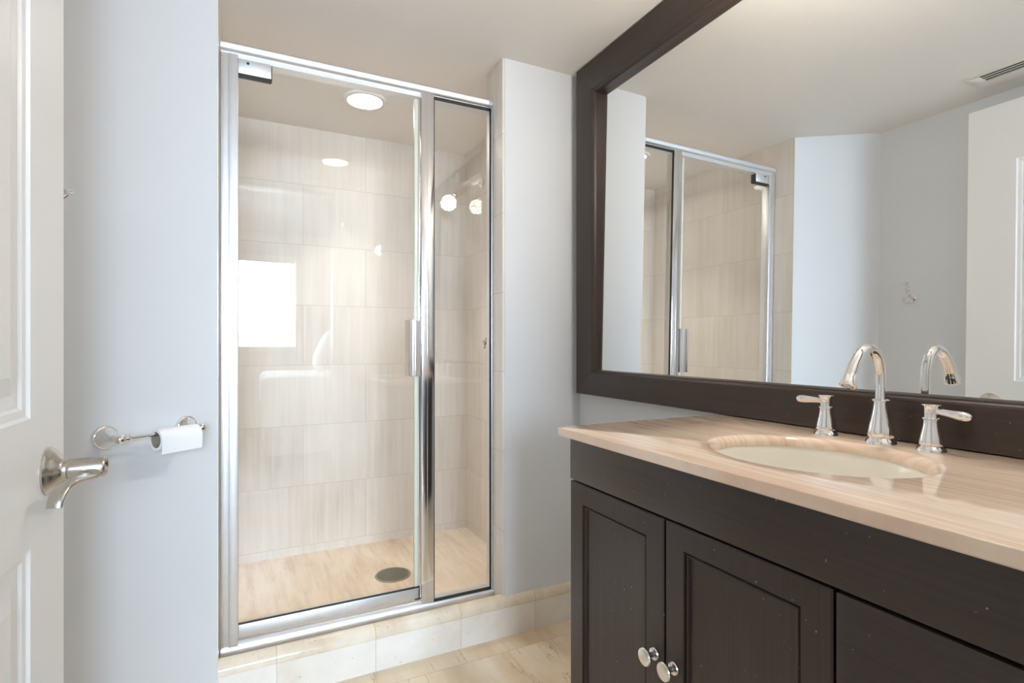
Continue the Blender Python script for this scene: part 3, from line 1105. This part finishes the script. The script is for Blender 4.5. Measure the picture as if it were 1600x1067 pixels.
for hy, sgn, droop in ((0.7215, 1, 0.000), (0.5265, -1, -0.004)):
    bm = BM()
    add_lathe(bm, hb, (FX, hy, CZ), seg=44)
    h = part('handle', bm, chrome, fc, label='chrome bell handle ' + ('left of the spout' if sgn > 0 else 'right of the spout'))
    bm = BM()
    zz = CZ + 0.0725
    dx = -0.10
    pth = smooth_path([(FX, hy + sgn * 0.006, zz, 0.0058), (FX + dx * 0.014, hy + sgn * 0.016, zz, 0.0056), (FX + dx * 0.03, hy + sgn * 0.030, zz + droop * 0.4, 0.0066),
                       (FX + dx * 0.05, hy + sgn * 0.046, zz + droop * 0.8, 0.0080), (FX + dx * 0.06, hy + sgn * 0.056, zz + droop, 0.0074), (FX + dx * 0.065, hy + sgn * 0.0615, zz + droop, 0.0045),
                       (FX + dx * 0.067, hy + sgn * 0.0635, zz + droop, 0.0008)], 6)
    add_tube(bm, pth, 20)
    part('lever', bm, chrome, h, angle=60)

# ------------------------------------------------------------------ toilet paper holder on the diagonal wall
td = (CB - CA).normalized()
tn = Vector((td.y, -td.x, 0))


def TP(s, off, z):
    return CA + td * s + tn * off + Vector((0, 0, z))


TZ = 0.858
tph = thing('toilet_paper_holder', 'chrome two post toilet paper holder on the blue grey diagonal wall', 'paper holder', TP(0.195, 0, TZ))
OFF = 0.068
for s in (0.092, 0.292):
    bm = BM()
    add_lathe(bm, [(0.0295, 0.0), (0.0300, 0.004), (0.0275, 0.008), (0.0255, 0.0085), (0.0240, 0.010), (0.0150, 0.022), (0.0095, 0.034), (0.0070, 0.042), (0.0085, 0.046), (0.0065, 0.050), (0.0065, OFF)],
              TP(s, 0, TZ), tn, seg=44)
    add_sphere(bm, TP(s, OFF, TZ), 0.0125)
    part('mount', bm, chrome, tph)
bm = BM()
P0_ = TP(0.092, OFF, TZ)
P1_ = TP(0.292, OFF, TZ)
add_lathe(bm, [(0.0085, 0.010), (0.0095, 0.014), (0.0075, 0.018), (0.0090, 0.022), (0.0045, 0.026), (0.0045, 0.174), (0.0090, 0.178), (0.0075, 0.182), (0.0095, 0.186), (0.0085, 0.190)], P0_, td, seg=24)
part('bar', bm, chrome, tph)
RR, RC = 0.0265, 0.0195
rc = TP(0.0, OFF + 0.002, TZ - RC + 0.0056)
rl = thing('toilet_paper_roll', 'nearly used up white toilet paper roll hanging on the chrome bar', 'toilet paper', rc + td * 0.23)
s0, s1 = 0.172, 0.276
bm = BM()
add_lathe(bm, [(RC + 0.0008, s0), (RR, s0), (RR, s1), (RC + 0.0008, s1), (RC + 0.0008, s0)], rc, td, seg=56, cap0=False, cap1=False)
# loose last sheet hanging in front
pts = []
for k in range(9):
    a = math.radians(95 - k * 12)
    pts.append((math.cos(a) * (RR + 0.0006), math.sin(a) * (RR + 0.0006)))
pts += [(RR + 0.0010, -0.006), (RR + 0.0004, -0.018), (RR - 0.002, -0.034)]
th = 0.0006
outer = [(x + th, z) for x, z in pts]
q0, q1, w0, w1 = [], [], [], []
for (x, z) in pts:
    q0.append(bm.verts.new(rc + td * s0 + tn * x + Vector((0, 0, z))))
    q1.append(bm.verts.new(rc + td * s1 + tn * x + Vector((0, 0, z))))
for (x, z) in outer:
    w0.append(bm.verts.new(rc + td * s0 + tn * x + Vector((0, 0, z))))
    w1.append(bm.verts.new(rc + td * s1 + tn * x + Vector((0, 0, z))))
n_ = len(pts)
for i in range(n_ - 1):
    bm.faces.new((q0[i], q1[i], q1[i + 1], q0[i + 1]))
    bm.faces.new((w0[i], w0[i + 1], w1[i + 1], w1[i]))
    bm.faces.new((q0[i], q0[i + 1], w0[i + 1], w0[i]))
    bm.faces.new((q1[i], w1[i], w1[i + 1], q1[i + 1]))
bm.faces.new((q0[-1], q1[-1], w1[-1], w0[-1]))
part('paper', bm, paper_m, rl)
bm = BM()
add_lathe(bm, [(RC - 0.0006, s0 + 0.001), (RC + 0.0008, s0 + 0.001), (RC + 0.0008, s1 - 0.001), (RC - 0.0006, s1 - 0.001), (RC - 0.0006, s0 + 0.001)], rc, td, seg=48, cap0=False, cap1=False)
part('core', bm, core_m, rl, label='grey cardboard core')

# ------------------------------------------------------------------ robe hook behind the door
HY, HZ = 1.405, 1.335
rh = thing('robe_hook', 'small chrome double robe hook on the grey wall behind the open door', 'hook', (XG, HY, HZ))
bm = BM()
add_lathe(bm, [(0.020, 0), (0.0205, 0.003), (0.017, 0.007), (0.010, 0.010), (0.008, 0.016)], (XG, HY, HZ), (1, 0, 0), seg=28)
part('rosette', bm, chrome, rh)
bm = BM()
add_tube(bm, smooth_path([(XG + 0.010, HY, HZ, 0.006), (XG + 0.020, HY, HZ + 0.012, 0.0052), (XG + 0.024, HY, HZ + 0.028, 0.0045), (XG + 0.032, HY, HZ + 0.043, 0.0042),
                          (XG + 0.046, HY, HZ + 0.056, 0.0042), (XG + 0.050, HY, HZ + 0.062, 0.0042)], 6), 14)
add_sphere(bm, (XG + 0.052, HY, HZ + 0.066), 0.016, (0.62, 1.15, 0.35))
part('upper_hook', bm, chrome, rh)
for sgn in (-1, 1):
    bm = BM()
    add_tube(bm, smooth_path([(XG + 0.012, HY, HZ - 0.004, 0.0045), (XG + 0.022, HY + sgn * 0.010, HZ - 0.014, 0.0040), (XG + 0.026, HY + sgn * 0.015, HZ - 0.013, 0.0036),
                              (XG + 0.030, HY + sgn * 0.019, HZ - 0.002, 0.0036)], 6), 12)
    add_sphere(bm, (XG + 0.030, HY + sgn * 0.019, HZ + 0.001), 0.0062)
    part('lower_hook', bm, chrome, rh)

# ------------------------------------------------------------------ open bathroom door
DXF, DXB = -0.277, -0.312
DY1, DY0 = 1.148, 0.27
DT = 2.07
panels = []
SW = 0.155
for (y0, y1) in ((DY0 + 0.115, (DY0 + DY1) / 2 - 0.05), ((DY0 + DY1) / 2 + 0.05, DY1 - SW)):
    for (z0, z1) in ((0.22, 0.792), (0.978, 1.84)):
        panels.append((y0, y1, z0, z1))
bm = BM()
ys = sorted({DY0, DY1} | {p[0] for p in panels} | {p[1] for p in panels})
zs = sorted({0.012, DT} | {p[2] for p in panels} | {p[3] for p in panels})
vg = {(i, j): bm.verts.new((DXF, y, z)) for i, y in enumerate(ys) for j, z in enumerate(zs)}
for i in range(len(ys) - 1):
    for j in range(len(zs) - 1):
        y0, y1, z0, z1 = ys[i], ys[i + 1], zs[j], zs[j + 1]
        if any(abs(p[0] - y0) < 1e-6 and abs(p[1] - y1) < 1e-6 and abs(p[2] - z0) < 1e-6 and abs(p[3] - z1) < 1e-6 for p in panels):
            prev = [vg[(i, j)], vg[(i + 1, j)], vg[(i + 1, j + 1)], vg[(i, j + 1)]]
            for inset, dx in ((0.004, -0.004), (0.014, -0.0055), (0.018, -0.009), (0.036, -0.0105), (0.062, -0.0035)):
                cur = [bm.verts.new((DXF + dx, y0 + inset, z0 + inset)), bm.verts.new((DXF + dx, y1 - inset, z0 + inset)),
                       bm.verts.new((DXF + dx, y1 - inset, z1 - inset)), bm.verts.new((DXF + dx, y0 + inset, z1 - inset))]
                for k in range(4):
                    l = (k + 1) % 4
                    bm.faces.new((prev[k], prev[l], cur[l], cur[k]))
                prev = cur
            bm.faces.new(prev)
        else:
            bm.faces.new((vg[(i, j)], vg[(i + 1, j)], vg[(i + 1, j + 1)], vg[(i, j + 1)]))
# edges and back
bnd = [vg[(i, 0)] for i in range(len(ys))] + [vg[(len(ys) - 1, j)] for j in range(1, len(zs))] + [vg[(i, len(zs) - 1)] for i in range(len(ys) - 2, -1, -1)] + [vg[(0, j)] for j in range(len(zs) - 2, 0, -1)]
bk = [bm.verts.new((DXB, v.co.y, v.co.z)) for v in bnd]
for i in range(len(bnd)):
    j = (i + 1) % len(bnd)
    bm.faces.new((bnd[i], bk[i], bk[j], bnd[j]))
bm.faces.new(bk)
door = struct('door_1', bm, door_paint, 'white panelled bathroom door standing open at the left edge', 'door')
LY, LZ = 1.066, 0.888
bm = BM()
add_lathe(bm, [(0.0370, 0.0), (0.0375, 0.003), (0.0345, 0.0065), (0.0330, 0.007), (0.0300, 0.011), (0.0220, 0.0165), (0.0185, 0.0185), (0.0165, 0.0215), (0.0165, 0.026)], (DXF, LY, LZ), (1, 0, 0), seg=48)
part('rose', bm, nickel, door, label='round satin nickel rose')
bm = BM()
add_lathe(bm, [(0.0140, 0.024), (0.0158, 0.0262), (0.0160, 0.030), (0.0160, 0.070), (0.0155, 0.0735), (0.0135, 0.0745), (0.0120, 0.0735), (0.010, 0.069), (0.0, 0.067)], (DXF, LY, LZ), (1, 0, 0), seg=36)
lx = DXF + 0.058
add_tube(bm, smooth_path([(lx + 0.001, LY + 0.006, LZ - 0.003, 0.0150, 0.0125), (lx, LY - 0.010, LZ - 0.007, 0.0145, 0.0095), (lx - 0.003, LY - 0.026, LZ - 0.010, 0.0135, 0.0060), (lx - 0.007, LY - 0.048, LZ - 0.008, 0.0120, 0.0050),
                          (lx - 0.012, LY - 0.070, LZ - 0.006, 0.0110, 0.0048), (lx - 0.018, LY - 0.088, LZ - 0.010, 0.0105, 0.0048), (lx - 0.022, LY - 0.101, LZ - 0.022, 0.0105, 0.0048), (lx - 0.023, LY - 0.106, LZ - 0.034, 0.0100, 0.0042)], 7), 24)
part('lever_handle', bm, nickel, door, angle=60, label='curved satin nickel lever')
bm = BM()
for hz in (0.25, 1.05, 1.85):
    add_lathe(bm, [(0.006, -0.045), (0.006, 0.045)], (DXF - 0.004, DY0 - 0.007, hz), (0, 0, 1), seg=14)
part('hinge_knuckles', bm, nickel, door)
